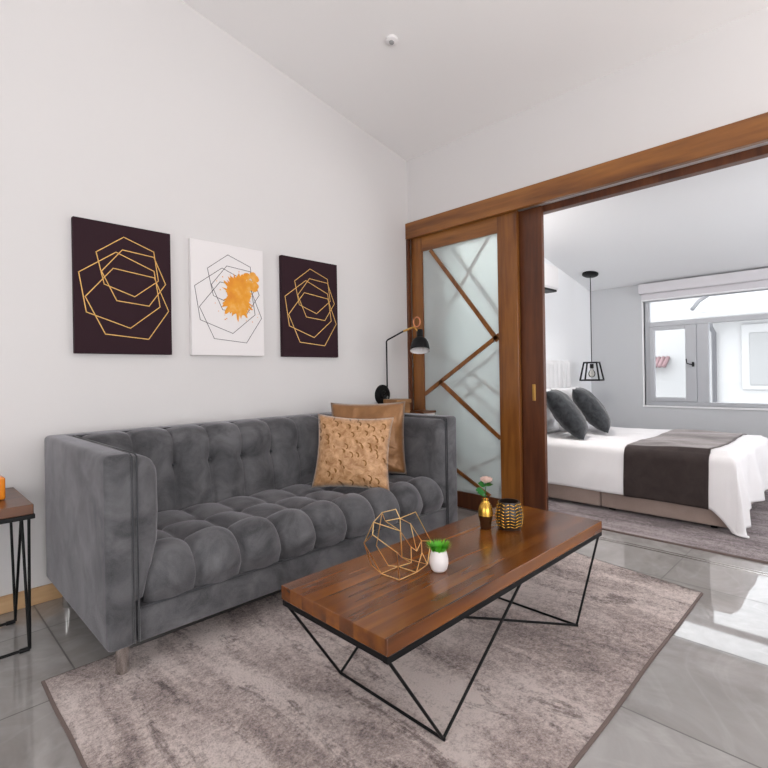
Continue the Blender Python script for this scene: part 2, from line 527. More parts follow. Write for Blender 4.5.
# door header: fascia, inner beam, jamb, floor track
bm = nb(); box(bm, (XB - .042, OY0 - .1, 2.288), (XB, YA, 2.428), .004); struct('trim_1', bm, M['door_h'])
bm = nb(); box(bm, (XB + .10, OY0, 2.262), (XB + .165, YA - .003, 2.40), .003); struct('trim_2', bm, M['door_dark'])
bm = nb(); box(bm, (XB - .036, YA - .022, 0), (XB, YA, 2.288), .002); struct('trim_3', bm, M['door_dark'])
bm = nb(); box(bm, (XB - .004, OY0, 0), (XB + .004, YA, .004)); box(bm, (XB + .03, OY0, 0), (XB + .036, YA, .004)); struct('trim_4', bm, M['chrome'])
bm = nb(); box(bm, (XB - .042, OY0 - .1, 0), (XB + .165, OY0, 2.288), .003); struct('trim_5', bm, M['door_v'])

# bedroom shell
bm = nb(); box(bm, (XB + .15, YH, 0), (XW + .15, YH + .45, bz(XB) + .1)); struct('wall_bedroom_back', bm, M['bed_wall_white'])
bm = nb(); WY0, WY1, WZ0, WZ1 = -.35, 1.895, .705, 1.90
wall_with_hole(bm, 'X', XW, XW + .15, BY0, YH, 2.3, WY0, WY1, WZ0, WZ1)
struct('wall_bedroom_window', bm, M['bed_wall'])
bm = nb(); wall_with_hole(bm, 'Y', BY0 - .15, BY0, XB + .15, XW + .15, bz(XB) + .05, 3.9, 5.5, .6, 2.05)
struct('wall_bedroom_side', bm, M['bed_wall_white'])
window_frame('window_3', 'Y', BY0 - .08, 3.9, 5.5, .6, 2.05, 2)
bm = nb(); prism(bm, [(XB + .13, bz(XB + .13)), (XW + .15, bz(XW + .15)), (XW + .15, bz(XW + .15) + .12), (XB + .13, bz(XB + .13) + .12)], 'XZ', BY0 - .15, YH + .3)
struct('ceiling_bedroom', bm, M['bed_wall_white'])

# bedroom window
def bar(bm, y0, y1, z0, z1, x0=XW + .03, x1=XW + .08): box(bm, (x0, y0, z0), (x1, y1, z1), .004)
bm = nb()
bar(bm, WY0 + .05, WY1 - .05, WZ0, WZ0 + .045); bar(bm, WY0 + .05, WY1 - .05, WZ1 - .03, WZ1); bar(bm, WY1 - .05, WY1, WZ0, WZ1); bar(bm, WY0, WY0 + .05, WZ0, WZ1)
bar(bm, WY0 + .05, WY1 - .05, 1.585, 1.64)         # transom
bar(bm, 1.275, 1.385, WZ0 + .045, 1.585)            # mullion
wf = struct('window_1', bm, M['window_frame'])
bm = nb()                                          # casement sash
for a in ((1.387, 1.49, .752, 1.583), (1.795, 1.843, .752, 1.583), (1.49, 1.795, .752, .797), (1.49, 1.795, 1.543, 1.583)):
    bar(bm, *a, x0=XW + .018, x1=XW + .06)
obj('window_sash', bm, M['window_frame'], wf)
bm = nb(); box(bm, (XW + .054, WY0 + .02, WZ0 + .02), (XW + .058, WY1 - .02, WZ1 - .02)); obj('window_pane', bm, M['pane'], wf)
bm = nb(); box(bm, (XW - .004, 1.405, 1.13), (XW + .018, 1.425, 1.18), .004); tube(bm, [(XW - .002, 1.415, 1.15), (XW - .022, 1.417, 1.15), (XW - .025, 1.465, 1.165), (XW - .025, 1.472, 1.215)], .006, 8)
obj('window_handle', bm, M['black_metal'], wf)
bm = nb(); box(bm, (XW - .012, WY0 - .02, WZ0 - .02), (XW + .03, WY1 + .02, WZ0), .003); box(bm, (XW - .004, WY1, WZ0), (XW + .03, WY1 + .018, WZ1)); obj('window_sill', bm, M['window_white'], wf)
# roller blind
t = thing('roller_blind', 'white fabric roller blind rolled up above bedroom window', 'blind', (XW - .05, .8, 1.88))
bm = nb(); box(bm, (XW - .10, WY0 - .03, 1.955), (XW - .002, WY1 + .025, 2.065), .012, 3); obj('cassette', bm, M['blind'], t, True, sharp=40)
bm = nb(); box(bm, (XW - .035, WY0 - .01, 1.885), (XW - .028, WY1 + .01, 1.96)); obj('fabric', bm, M['blind'], t)
bm = nb(); tube(bm, [(XW - .032, WY0 - .01, 1.882), (XW - .032, WY1 + .01, 1.882)], .009, 10); obj('bottom_rail', bm, M['window_white'], t, True, sharp=50)

# ------------------------------------------------------------------ sliding doors
def sliding_panel(name, label, y0, y1, x0, x1, wood, gy0, gy1, back_bars=True):
    t = thing(name, label, 'door', ((x0 + x1) / 2, (y0 + y1) / 2, .006), )
    z0, z1, gz0, gz1 = .008, 2.30, .135, 2.165
    xm = (x0 + x1) / 2
    for a, b in ((y0, gy0), (gy1, y1)):
        bm = nb(); box(bm, (x0, a, z0), (x1, b, z1), .003); obj('stile', bm, wood, t)
    for a, b in ((z0, gz0), (gz1, z1)):
        bm = nb(); box(bm, (x0 + .001, gy0, a), (x1 - .001, gy1, b), .002); obj('rail', bm, M['door_h'] if a > 1 else M['door_dark'], t)
    bm = nb(); box(bm, (xm - .003, gy0, gz0), (xm + .003, gy1, gz1)); obj('frosted_pane', bm, M['frost'], t)
    w = gy1 - gy0
    def Y(f): return gy1 - f * w               # f = 0 at the left of the pane, 1 at its right
    segs = [((.12, gz1), (.985, 1.345)), ((0, .925), (1, 1.385)), ((.225, 1.035), (1, .60)), ((0, .47), (.86, gz0))]
    def bars(xa, xb, mirror, width):
        for (f0, za), (f1, zb) in segs:
            if mirror: f0, f1 = 1 - f0, 1 - f1
            p, q = Vector((0, Y(f0), za)), Vector((0, Y(f1), zb))
            d = (q - p).normalized(); n = Vector((0, -d.z, d.y)) * width / 2
            bm = nb(); pts = [(p + n), (q + n), (q - n), (p - n)]
            prism(bm, [(min(max(v.y, gy0), gy1), min(max(v.z, gz0), gz1)) for v in pts], 'YZ', xa, xb)
            obj('lattice_bar', bm, wood, t)
    bars(x0 + .003, xm - .004, False, .037)
    if back_bars: bars(xm + .006, x1 + .004, True, .027)
    return t
d1 = sliding_panel('sliding_door', 'sliding door with frosted glass and diagonal wooden bars, beside the art wall', 1.885, YA - .026, XB + .006, XB + .044, M['door_v'], 2.05, 2.803)
d2 = sliding_panel('sliding_door', 'darker sliding door mostly hidden behind the front one, brass pull on its edge', 1.715, 2.74, XB + .062, XB + .098, M['door_dark'], 1.905, 2.62, False)
bm = nb(); box(bm, (XB + .056, 1.782, .89), (XB + .064, 1.806, 1.01), .003); obj('pull_plate', bm, M['brass'], d2)

# ------------------------------------------------------------------ canvases
FULL = [[(308,138),(465,213),(488,362),(360,442),(208,378),(172,215)],
        [(300,203),(465,240),(528,380),(435,490),(268,462),(196,312)],
        [(268,215),(465,312),(495,495),(335,603),(122,520),(90,318)],
        [(253,297),(465,345),(543,517),(430,660),(210,632),(118,442)]]
def to_uv(p):       # artwork sheet coordinates: left/right edges at 68/560, skewed top and bottom edges
    u = (p[0] - 68) / 492
    top = 36 + 84 * u; bot = 728 + 12 * u
    v = 1 - (p[1] - top) / (bot - top)
    k = 1.115        # near side is drawn wider than the far side
    u2 = u * k / (1 + u * (k - 1)) if False else u / (1.0 * (1 - u) + u) 
    return u2, v
HEX = [[to_uv(p) for p in poly] for poly in FULL]
PW, PZ0, PZ1, PD = .494, 1.236, 1.940, .036
def canvas(x, dark, label):
    t = thing('canvas_print', label, 'painting', (x + PW / 2, YA, PZ0), 'canvas prints on the white wall')
    bm = nb(); box(bm, (x, YA - PD, PZ0), (x + PW, YA - .001, PZ1), .003); obj('canvas', bm, M['canvas_dark' if dark else 'canvas_white'], t)
    r = .0045 if dark else .0032
    for poly in HEX:
        bm = nb(); y = YA - PD - .0012
        pts = [Vector((x + u * PW, y, PZ0 + v * (PZ1 - PZ0))) for u, v in poly]
        n = len(pts)
        for s in range(n):
            a, b = pts[s], pts[(s + 1) % n]
            d = (b - a).normalized(); nn = Vector((-d.z, 0, d.x)) * r / 2
            a2, b2 = a - d * r / 2, b + d * r / 2
            prism(bm, [((a2 + nn).x, (a2 + nn).z), ((b2 + nn).x, (b2 + nn).z), ((b2 - nn).x, (b2 - nn).z), ((a2 - nn).x, (a2 - nn).z)], 'XZ', y, y + .002)
        obj('hexagon_line', bm, M['ink_gold' if dark else 'ink_black'], t)
    if not dark:
        rnd = random.Random(3)
        bm = nb(); cx, cz_ = x + .63 * PW, PZ0 + .545 * (PZ1 - PZ0); y = YA - PD - .0024
        pts = []
        for k in range(90):
            a = 2 * PI * k / 90
            rr = .105 * (1 + .18 * math.sin(2 * (a - .7)) + .06 * math.sin(5 * a + 1)) + (rnd.random() ** 3) * .05
            pts.append((cx + rr * math.cos(a) * .92, cz_ + rr * math.sin(a)))
        cv = bm.verts.new((cx, y, cz_)); ring = [bm.verts.new((p[0], y, p[1])) for p in pts]
        for k in range(90): bm.faces.new((cv, ring[k], ring[(k + 1) % 90]))
        for k in range(9):                                        # upper right smear
            s = .016 + .012 * rnd.random(); px, pz = cx + .06 + .07 * rnd.random(), cz_ + .06 + .10 * rnd.random()
            c0 = bm.verts.new((px, y - .0002 * (k + 1), pz)); rg = [bm.verts.new((px + s * math.cos(q * PI / 7) * (1 + .4 * rnd.random()), y - .0002 * (k + 1), pz + s * math.sin(q * PI / 7))) for q in range(14)]
            for q in range(14): bm.faces.new((c0, rg[q], rg[(q + 1) % 14]))
        for k in range(26):
            a = 2 * PI * rnd.random(); d = .12 + .07 * rnd.random(); s = .0015 + .0035 * rnd.random()
            px, pz = cx + d * math.cos(a), cz_ + d * math.sin(a)
            prism(bm, [(px + s * math.cos(q * PI / 4), pz + s * math.sin(q * PI / 4)) for q in range(8)], 'XZ', y, y + .001)
        bmesh.ops.recalc_face_normals(bm, faces=bm.faces); obj('paint_splash', bm, M['orange'], t)
    return t
canvas(.672, True, 'dark canvas with gold hexagon lines, nearest the left edge and side table')
canvas(1.283, False, 'white canvas with black hexagon lines and an orange paint splash')
canvas(1.925, True, 'dark canvas with gold hexagon lines, right of the white canvas')

# smoke detector
t = thing('smoke_detector', 'small round white smoke detector on the sloping ceiling', 'detector', (2.241, 2.127, cz(2.241)))
tilt = Matrix.Rotation(math.atan(.19), 3, 'Y')
bm = nb(); lathe(bm, [(0, .0), (.036, .0), (.039, -.005), (.038, -.016), (.028, -.022), (0, -.023)], (2.241, 2.127, cz(2.241)), 32, tilt); obj('housing', bm, M['white_plastic'], t, True, sharp=40)
bm = nb(); lathe(bm, [(0, -.022), (.016, -.022), (.014, -.029), (0, -.030)], (2.241, 2.127, cz(2.241)), 24, tilt); obj('sensor_dome', bm, M['ext_shade'], t, True, sharp=40)

# ------------------------------------------------------------------ rugs
def rug(name, pts, h, mat, edge_mat, label, edge_w=.018):
    t = thing(name, label, 'rug', ((pts[0][0] + pts[2][0]) / 2, (pts[0][1] + pts[2][1]) / 2, 0))
    bm = nb()
    def P(u, v, z):
        a = Vector(pts[0]).lerp(Vector(pts[1]), u); b = Vector(pts[3]).lerp(Vector(pts[2]), u); p = a.lerp(b, v)
        w = mnoise.noise(Vector((u * 5, v * 5, 2))) * .006
        return Vector((p.x + w, p.y + w, z))
    nu, nv = 60, 40
    grid(bm, nu, nv, lambda u, v: P(.002 + u * .996, .003 + v * .994, h + mnoise.noise(Vector((u * 30, v * 20, 0))) * .0012))
    bmesh.ops.recalc_face_normals(bm, faces=bm.faces)
    obj('pile', bm, mat, t, True)
    bm = nb()
    loop = []
    for k in range(nu + 1): loop.append((k / nu, 0))
    for k in range(1, nv + 1): loop.append((1, k / nv))
    for k in range(1, nu + 1): loop.append((1 - k / nu, 1))
    for k in range(1, nv): loop.append((0, 1 - k / nv))
    vb = [bm.verts.new(P(u, v, .0005)) for u, v in loop]
    vt = [bm.verts.new(P(u, v, h - .001)) for u, v in loop]
    vi = [bm.verts.new(P(.5 + (u - .5) * .993, .5 + (v - .5) * .989, h + .0018)) for u, v in loop]
    n = len(loop)
    for k in range(n):
        k2 = (k + 1) % n
        bm.faces.new((vb[k], vb[k2], vt[k2], vt[k])); bm.faces.new((vt[k], vt[k2], vi[k2], vi[k]))
    bm.faces.new(vb[::-1])
    obj('binding', bm, edge_mat, t)
    return t
rug('area_rug', [(.365, .605), (2.80, .625), (3.06, 2.16), (.375, 2.165)], .008, M['rug'], M['rug_edge'], 'mauve and beige distressed rug under the coffee table')
rug('area_rug', [(3.475, -.75), (5.95, -.75), (5.95, 2.30), (3.475, 2.30)], .010, M['bed_rug'], M['rug_edge'], 'dark plum grey rug under the bed')
RZ = .0085

# ------------------------------------------------------------------ sofa
SX0, SX1, SY0, SY1, SZ0, SZ1 = .522, 2.545, 1.90, 2.87, .14, .832
sofa = thing('sofa', 'grey velvet tufted three seat sofa with steel legs below canvases', 'sofa', ((SX0 + SX1) / 2, 2.38, 0))
IN0, IN1 = .695, 2.385                         # between the arm pads
NC = 9; C0, CW = .655, .1945
def groove(x, w=.5):                           # 0 in a seam, 1 at the middle of a channel
    u = ((x - C0) / CW) % 1
    return abs(math.sin(PI * u)) ** w
# rail under the seat
bm = nb(); box(bm, (SX0 + .10, SY0 + .012, SZ0), (SX1 - .10, SY1, .268), .012, 3); obj('base_rail', bm, M['sofa'], sofa, True, sharp=45)
bm = nb(); tube(bm, [(SX0 + .115, SY0 + .008, .268), (SX1 - .115, SY0 + .008, .268)], .005, 8); obj('rail_piping', bm, M['sofa_dark'], sofa, True)
# tufted seat
prof = []
for k in range(41): prof.append((Vector((2.56 - (2.56 - 2.02) * k / 40, .425)), Vector((0, 1))))
for k in range(1, 19):
    a = k / 18 * PI / 2
    prof.append((Vector((2.02 - .10 * math.sin(a), .325 + .10 * math.cos(a))), Vector((-math.sin(a), math.cos(a)))))
for k in range(1, 6): prof.append((Vector((1.92 + .004 * k, .325 - .058 * k / 5)), Vector((-1, 0))))
L = [0]
for a, b in zip(prof, prof[1:]): L.append(L[-1] + (b[0] - a[0]).length)
ROWS = [0, .25, .478, L[-1] + .045]           # tuft lines measured along the profile
def row_f(s):
    for a, b in zip(ROWS, ROWS[1:]):
        if a <= s <= b: return abs(math.sin(PI * (s - a) / (b - a))) ** .5
    return 0
nxs = NC * 20
bm = nb()
def seat(u, v):
    i = v * (len(prof) - 1); k = min(int(i + 1e-6), len(prof) - 1)
    p, n = prof[k]; x = C0 + u * NC * CW
    s = L[k]; g = groove(x, .55); r = row_f(s)
    amp = .052 if s > ROWS[2] else .034
    if s > ROWS[2]:
        tt = (s - ROWS[2]) / (ROWS[3] - ROWS[2]); rr = min(1, r * 1.05)
        d = amp * (.80 * g * rr + .20 * rr * g) - .010 * (1 - g) * (1 - tt)
    else: d = amp * (g * .75 + .25) * (r * .8 + .2 * g) - .01
    dip = 0
    for rw in ROWS[1:3]:
        uu = abs(((x - C0) / CW + .5) % 1 - .5) * CW
        dip += math.exp(-((uu / .016) ** 2 + ((s - rw) / .020) ** 2)) * .022
    d -= dip
    d += mnoise.noise(Vector((x * 7, s * 9, 3))) * .004
    q = p + n * d
    return Vector((x, q.x, q.y))
grid(bm, nxs, len(prof) - 1, seat)
bmesh.ops.recalc_face_normals(bm, faces=bm.faces)
seat_o = obj('seat_cushion', bm, M['sofa'], sofa, True)
# back: outer shell and tufted pad
bm = nb(); box(bm, (SX0 + .06, 2.74, SZ0 + .01), (SX1 - .06, SY1, SZ1), .018, 3); back = obj('backrest', bm, M['sofa'], sofa, True, sharp=45)
bp = []
for k in range(31): bp.append((Vector((2.575 + .035 * k / 30, .40 + .335 * k / 30)), Vector((-1, .08))))
for k in range(1, 15):
    a = k / 14 * PI / 2
    bp.append((Vector((2.61 + .07 * (1 - math.cos(a)) , .735 + .075 * math.sin(a))), Vector((-math.cos(a), math.sin(a)))))
for k in range(1, 5): bp.append((Vector((2.68 + .02 * k, .810 + .004 * k)), Vector((0, 1))))
BL = [0]
for a, b in zip(bp, bp[1:]): BL.append(BL[-1] + (b[0] - a[0]).length)
bm = nb()
def backf(u, v):
    k = min(int(v * (len(bp) - 1) + 1e-6), len(bp) - 1)
    p, n = bp[k]; x = C0 + u * NC * CW; s = BL[k]
    g = groove(x, .42)
    tr = .245
    side = abs(((x - C0) / CW + .5) % 1 - .5) * CW
    end = min(1, (BL[-1] - s) / .06)
    d = .030 * g * end
    pinch = math.exp(-((s - tr) / .055) ** 2)
    d -= pinch * .016 * math.exp(-(side / .045) ** 2)
    d -= math.exp(-((side / .013) ** 2 + ((s - tr) / .018) ** 2)) * .024
    d += mnoise.noise(Vector((x * 6, s * 6, 8))) * .003
    q = p + n.normalized() * d
    return Vector((x, q.x, q.y))
grid(bm, nxs, len(bp) - 1, backf)
bmesh.ops.recalc_face_normals(bm, faces=bm.faces)
obj('back_padding', bm, M['sofa'], sofa, True)
for k in range(1, NC):
    x = C0 + k * CW; bm = nb()
    lathe(bm, [(0, .006), (.006, .005), (.009, .001), (.009, -.004)], (x, 2.612, .647), 14, Matrix.Rotation(PI / 2, 3, 'X')); obj('button', bm, M['sofa_dark'], sofa, True)
# top piping of the back shell
bm = nb(); tube(bm, [(SX0 + .08, 2.745, SZ1 - .006), (SX1 - .08, 2.745, SZ1 - .006)], .006, 8); obj('back_piping', bm, M['sofa_dark'], sofa, True)

def arm(side):
    s = 1 if side == 'L' else -1
    xo = SX0 if s > 0 else SX1
    wo = .098 if s > 0 else .118
    bm = nb(); box(bm, (xo, SY0, SZ0), (xo + s * wo, SY1, SZ1), .022, 4)
    a = obj('armrest', bm, M['sofa'], sofa, True, sharp=50)
    # inner pad, rounded over the top, narrowing behind the seat
    x1 = xo + s * wo; bulge = .088 if s > 0 else .06
    outline = [(x1 - s * .02, .30)]
    outline += [(x1 + s * .030, .30), (x1 + s * .060, .40), (x1 + s * (bulge - .004), .50), (x1 + s * bulge, .60), (x1 + s * bulge, .70)]
    for k in range(0, 9):
        an = k / 8 * PI / 2
        outline.append((x1 + s * (bulge - .072 * (1 - math.cos(an)) - 0), .752 + .066 * math.sin(an)))
    outline.append((x1 - s * .02, .820))
    # smooth outline into a padded tube, ends rounded
    bm = nb(); ny = 44
    rings = []
    for j in range(ny + 1):
        y = SY0 + .004 + (2.80 - SY0) * j / ny
        e = min(1, (j + .001) / 2.2); ins = (1 - math.sqrt(max(0, 1 - (1 - e) ** 2))) * .022
        ring = []
        for (x, z) in outline:
            d = mnoise.noise(Vector((x * 8, y * 5, z * 6))) * .004
            yy, tz = y, .66
            dd = 0
            for by in (2.25, 2.60):
                dd += math.exp(-(((y - by) / .028) ** 2 + ((z - tz) / .028) ** 2)) * .024
                dd += math.exp(-((y - by) / .008) ** 2) * .006 * (z > .33)
            xx = x - s * (ins + dd + d) if abs(x - x1) > .021 else x
            ring.append(bm.verts.new((xx, y + (0 if j else 0), z - ins * (z > .7))))
        rings.append(ring)
    for r0, r1 in zip(rings, rings[1:]):
        for k in range(len(outline) - 1): bm.faces.new((r0[k], r0[k + 1], r1[k + 1], r1[k]))
    bm.faces.new(rings[0]); bm.faces.new(rings[-1][::-1])
    bmesh.ops.recalc_face_normals(bm, faces=bm.faces)
    obj('arm_pad', bm, M['sofa'], a, True, sharp=55)
    # twin piping on the front face, over the top
    for off in (.006, -.010):
        bm = nb(); tube(bm, [(x1 + s * off, SY0 - .001, SZ0 + .01), (x1 + s * off, SY0 - .001, SZ1 - .012), (x1 + s * off, SY0 + .02, SZ1 - .004), (x1 + s * off, 2.74, SZ1 - .004)], .0035, 6)
        obj('arm_piping', bm, M['sofa_dark'], a, True)
    bm = nb(); lathe(bm, [(0, .005), (.008, .004), (.010, -.002)], (x1 + s * (bulge - .02), 2.25, .66), 14, Matrix.Rotation(s * PI / 2, 3, 'Y')); obj('arm_button', bm, M['sofa_dark'], a, True)
arm('L'); arm('R')
for x, y, zb in ((.60, 2.005, RZ), (.60, 2.80, 0), (2.46, 2.005, RZ), (2.46, 2.80, 0)):
    bm = nb(); lathe(bm, [(0, zb + .002), (.0225, zb + .002), (.024, zb + .006), (.024, SZ0 + .004), (0, SZ0 + .004)], (x, y, 0), 28); obj('leg', bm, M['chrome'], sofa, True, sharp=40)

# throw cushions on the sofa
t = thing('throw_cushion', 'brown gold satin cushion behind the copper one, in the corner of sofa', 'cushion', (2.14, 2.40, .48), 'cushions on the sofa')
bm = cushion_bm(.49, .47, .13, seed=4, pinch=.06, wr=.012); place(bm, (2.185, 2.345, .690), (.70, -.71, 0), (.08, .10, .96)); obj('cushion_cover', bm, M['satin'], t, True)
t = thing('throw_cushion', 'copper patterned cushion with small gold crescents, frontmost on sofa', 'cushion', (1.86, 2.12, .47), 'cushions on the sofa')
bm = cushion_bm(.45, .43, .15, seed=9, wr=.010, pinch=.09); place(bm, (1.885, 2.155, .655), (.66, -.75, -.06), (.25, .08, .96)); obj('cushion_cover', bm, M['copper_fabric'], t, True)

# ------------------------------------------------------------------ coffee table
TX0, TX1, TY0, TY1 = .913, 2.328, .920, 1.418
tab = thing('coffee_table', 'long walnut coffee table on a black angular wire base', 'table', ((TX0 + TX1) / 2, (TY0 + TY1) / 2, RZ))
bm = nb(); box(bm, (TX0, TY0, .358), (TX1, TY1, .405), .0025); obj('tabletop', bm, M['walnut_top'], tab)
bm = nb()
for a, b in (((TX0 + .001, TY0 + .001), (TX1 - .001, TY0 + .021)), ((TX0 + .003, TY1 - .021), (TX1 - .003, TY1 - .003)), ((TX0 + .003, TY0 + .021), (TX0 + .021, TY1 - .021)), ((TX1 - .021, TY0 + .021), (TX1 - .003, TY1 - .021))):
    box(bm, (a[0], a[1], .338), (b[0], b[1], .358), .001)
obj('top_frame', bm, M['black_metal'], tab)
FX0, FX1, TZ = 1.152, 2.068, .342; xm = (TX0 + TX1) / 2; fz = RZ + .005
def rod(p, q, name='leg_rod'):
    bm = nb(); tube(bm, [p, q], .0049, 10); obj(name, bm, M['black_metal'], tab, True, sharp=50)
for y in (TY0 + .012, TY1 - .012):
    xe = TX0 + .012
    rod((xe, y, TZ), (FX0, y, fz)); rod((xm, y, TZ), (FX0, y, fz))
    rod((TX1 - .012, y, TZ), (FX1, y, fz))
rod((TX0 + .012, TY1 - .012, TZ), (FX1, TY0 + .012, fz)); rod((xm, TY1 - .012, TZ), (FX1, TY1 - .012, fz))
for x in (FX0, FX1): rod((x, TY0 + .006, fz), (x, TY1 - .006, fz), 'floor_bar')

# wire polyhedra ornament
TT = .405
orn = thing('geometric_ornament', 'gold wire polyhedron ornament standing on the walnut coffee table', 'ornament', (1.23, 1.17, TT))
V = dict(a=(1.176, 1.2, 0.632), b=(1.29, 1.245, 0.612), d=(1.285, 1.22, 0.585), c=(1.313, 1.17, 0.611), e=(1.069, 1.13, 0.637), f=(1.073, 1.18, 0.559), g=(1.036, 1.1, 0.612),
         h=(1.2, 1.21, 0.596), z=(1.158, 1.1, 0.595), p=(1.16, 1.24, 0.448), q=(1.238, 1.236, .425), w=(1.190, 1.245, 0.505), n=(1.412, 1.185, 0.48), m=(1.35, 1.15, 0.42),
         v=(1.186, 1.12, 0.497), u=(1.373, 1.25, 0.54), t=(1.428, 1.245, .463), s=(1.390, 1.236, .436), r=(1.323, 1.203, .42), x=(1.131, 1.09, 0.535), y=(1.378, 1.2, 0.443), i=(1.363, 1.24, 0.458),
         j=(1.201, 1.235, TT + .003), k=(1.205, 1.152, TT + .003), l=(1.292, 1.152, TT + .003), o=(1.287, 1.234, TT + .003))
E_ = ['jo', 'ol', 'lk', 'kj', 'ab', 'bd', 'ae', 'ah', 'hd', 'ef', 'eg', 'ez', 'zh', 'gx', 'xv', 'fp', 'fj', 'pj', 'gf', 'wq', 'qo', 'wa', 'dc', 'cn', 'nm', 'mv', 'vd', 'zv',
      'xk', 'ml', 'ut', 'ts', 'su', 'ud', 'si', 'ir', 'ro', 'ym', 'yl', 'nt', 'yt', 'zi', 'vr']
for e in E_:
    bm = nb(); tube(bm, [V[e[0]], V[e[1]]], .0017, 6); obj('wire', bm, M['gold'], orn, True, sharp=50)

# pot with grass
pot = thing('potted_grass', 'tiny white ceramic pot of bright green grass beside gold ornament', 'plant', (1.363, 1.108, TT))
c = (1.363, 1.108, TT)
bm = nb(); lathe(bm, [(0, .001), (.022, .001), (.028, .008), (.0335, .028), (.0335, .042), (.029, .062), (.026, .074), (.0235, .074), (.024, .066), (0, .064)], c, 32); obj('pot', bm, M['white_ceramic'], pot, True, sharp=50)
bm = nb(); lathe(bm, [(0, .069), (.0236, .067)], c, 20); obj('soil', bm, M['soil'], pot)
bm = nb(); rnd = random.Random(5)
for k in range(300):
    a = rnd.random() * 2 * PI; r = .022 * math.sqrt(rnd.random()); h = .020 + .018 * rnd.random()
    p = Vector((c[0] + r * math.cos(a), c[1] + r * math.sin(a), TT + .066)); o_ = .008 + r * 1.05
    m_ = p + Vector((math.cos(a) * o_ * .4, math.sin(a) * o_ * .4, h * .6)); q = p + Vector((math.cos(a) * o_, math.sin(a) * o_, h))
    sd = Vector((-math.sin(a), math.cos(a), 0)) * .0015
    v1, v2, v3, v4, v5 = [bm.verts.new(x) for x in (p - sd, p + sd, m_ + sd, m_ - sd, q)]
    bm.faces.new((v1, v2, v3, v4)); bm.faces.new((v4, v3, v5))
obj('grass_tuft', bm, M['grass'], pot)

# two-tone vase with a rose
vs = thing('bud_vase', 'gold and dark bronze bud vase holding one pale rose', 'vase', (1.878, 1.255, TT))
c = (1.878, 1.255, TT)
bm = nb(); lathe(bm, [(0, .001), (.023, .001), (.025, .006), (.0255, .028), (.031, .050), (.033, .060)], c, 32); obj('lower_body', bm, M['bronze'], vs, True, sharp=50)
bm = nb(); lathe(bm, [(.033, .060), (.0325, .080), (.028, .100), (.019, .115), (.0145, .124), (.016, .132), (.0125, .132), (.012, .122), (0, .11)], c, 32); obj('upper_body', bm, M['gold_paint'], vs, True, sharp=50)
rose = thing('rose', 'pale pink rose with green leaves standing in gold bud vase', 'flower', (1.878, 1.255, TT + .13))
bm = nb(); tube(bm, [(1.878, 1.255, TT + .126), (1.880, 1.255, TT + .17), (1.884, 1.252, TT + .205)], .0020, 6); obj('stem', bm, M['leaf'], rose, True)
bm = nb(); rc = Vector((1.884, 1.252, TT + .215))
for lay, (rr, n, tl) in enumerate(((.006, 3, .1), (.012, 4, .35), (.018, 5, .65), (.023, 6, .95))):
    for k in range(n):
        a0 = 2 * PI * (k + lay * .37) / n
        def pf(u, v):
            a = a0 + (u - .5) * 2 * PI / n * 1.35
            z = -.012 + .030 * v * (1 - .25 * tl) * (1 - .35 * (2 * u - 1) ** 2)
            r = rr * (.35 + .65 * math.sin(min(1, v * 1.1) * PI / 2)) + tl * .006 * v * v
            return rc + Vector((r * math.cos(a), r * math.sin(a), z))
        grid(bm, 6, 5, pf)
obj('petals', bm, M['petal'], rose, True)
for k, (dx, dy, dz, ln, w) in enumerate(((-.030, .022, .160, .044, .019), (.006, -.028, .188, .034, .018), (-.012, .020, .186, .032, .017), (.020, .010, .186, .030, .016), (-.020, .012, .145, .040, .017), (.014, -.016, .196, .028, .016))):
    bm = nb(); ce = Vector((1.880, 1.255, TT + dz)); d = Vector((dx, dy, .010)).normalized(); sd = d.cross(Vector((0, 0, 1))).normalized()
    if sd.length < .5: sd = Vector((1, 0, 0))
    up = sd.cross(d)
    grid(bm, 6, 4, lambda u, v: ce + d * (u * ln + .003) + (sd * .8 + Vector((0, 0, .6))) * ((v - .5) * 2 * w * math.sin(PI * min(.97, max(.05, u * .95 + .05)))) + up * (.004 * math.sin(PI * u)))
    obj('leaf', bm, M['leaf'], rose, True)

# gold scale pot
gp = thing('candle_pot', 'black barrel pot with raised gold herringbone scales on coffee table', 'pot', (1.945, 1.178, TT))
c = Vector((1.952, 1.180, TT))
def gr(z): return .044 + .0145 * math.sin(PI * min(1, max(0, (z + .012) / .135)))
bm = nb(); lathe(bm, [(0, .001), (.038, .001)] + [(gr(z / 100), z / 100) for z in range(0, 12)] + [(.0465, .121), (.043, .121), (.044, .108), (.050, .06), (.040, .012), (0, .010)], c, 40); obj('body', bm, M['black_glaze'], gp, True, sharp=50)
bm = nb()
rows, nn = 8, 16
for rI in range(rows):
    z = .010 + rI * .0134
    for k in range(nn):
        a = 2 * PI * (k) / nn; sgn = 1 if k % 2 else -1
        da = 2 * PI / nn * .40
        p0 = (a - da, z + (.004 if sgn > 0 else .0115)); p1 = (a + da, z + (.0115 if sgn > 0 else .004))
        ps = []
        for (aa, zz) in (p0, p1):
            r = gr(zz) + .0012; ps.append(c + Vector((r * math.cos(aa), r * math.sin(aa), zz)))
        tube(bm, ps, [.0018, .0030], 6)
obj('gold_scales', bm, M['gold_paint'], gp, True)

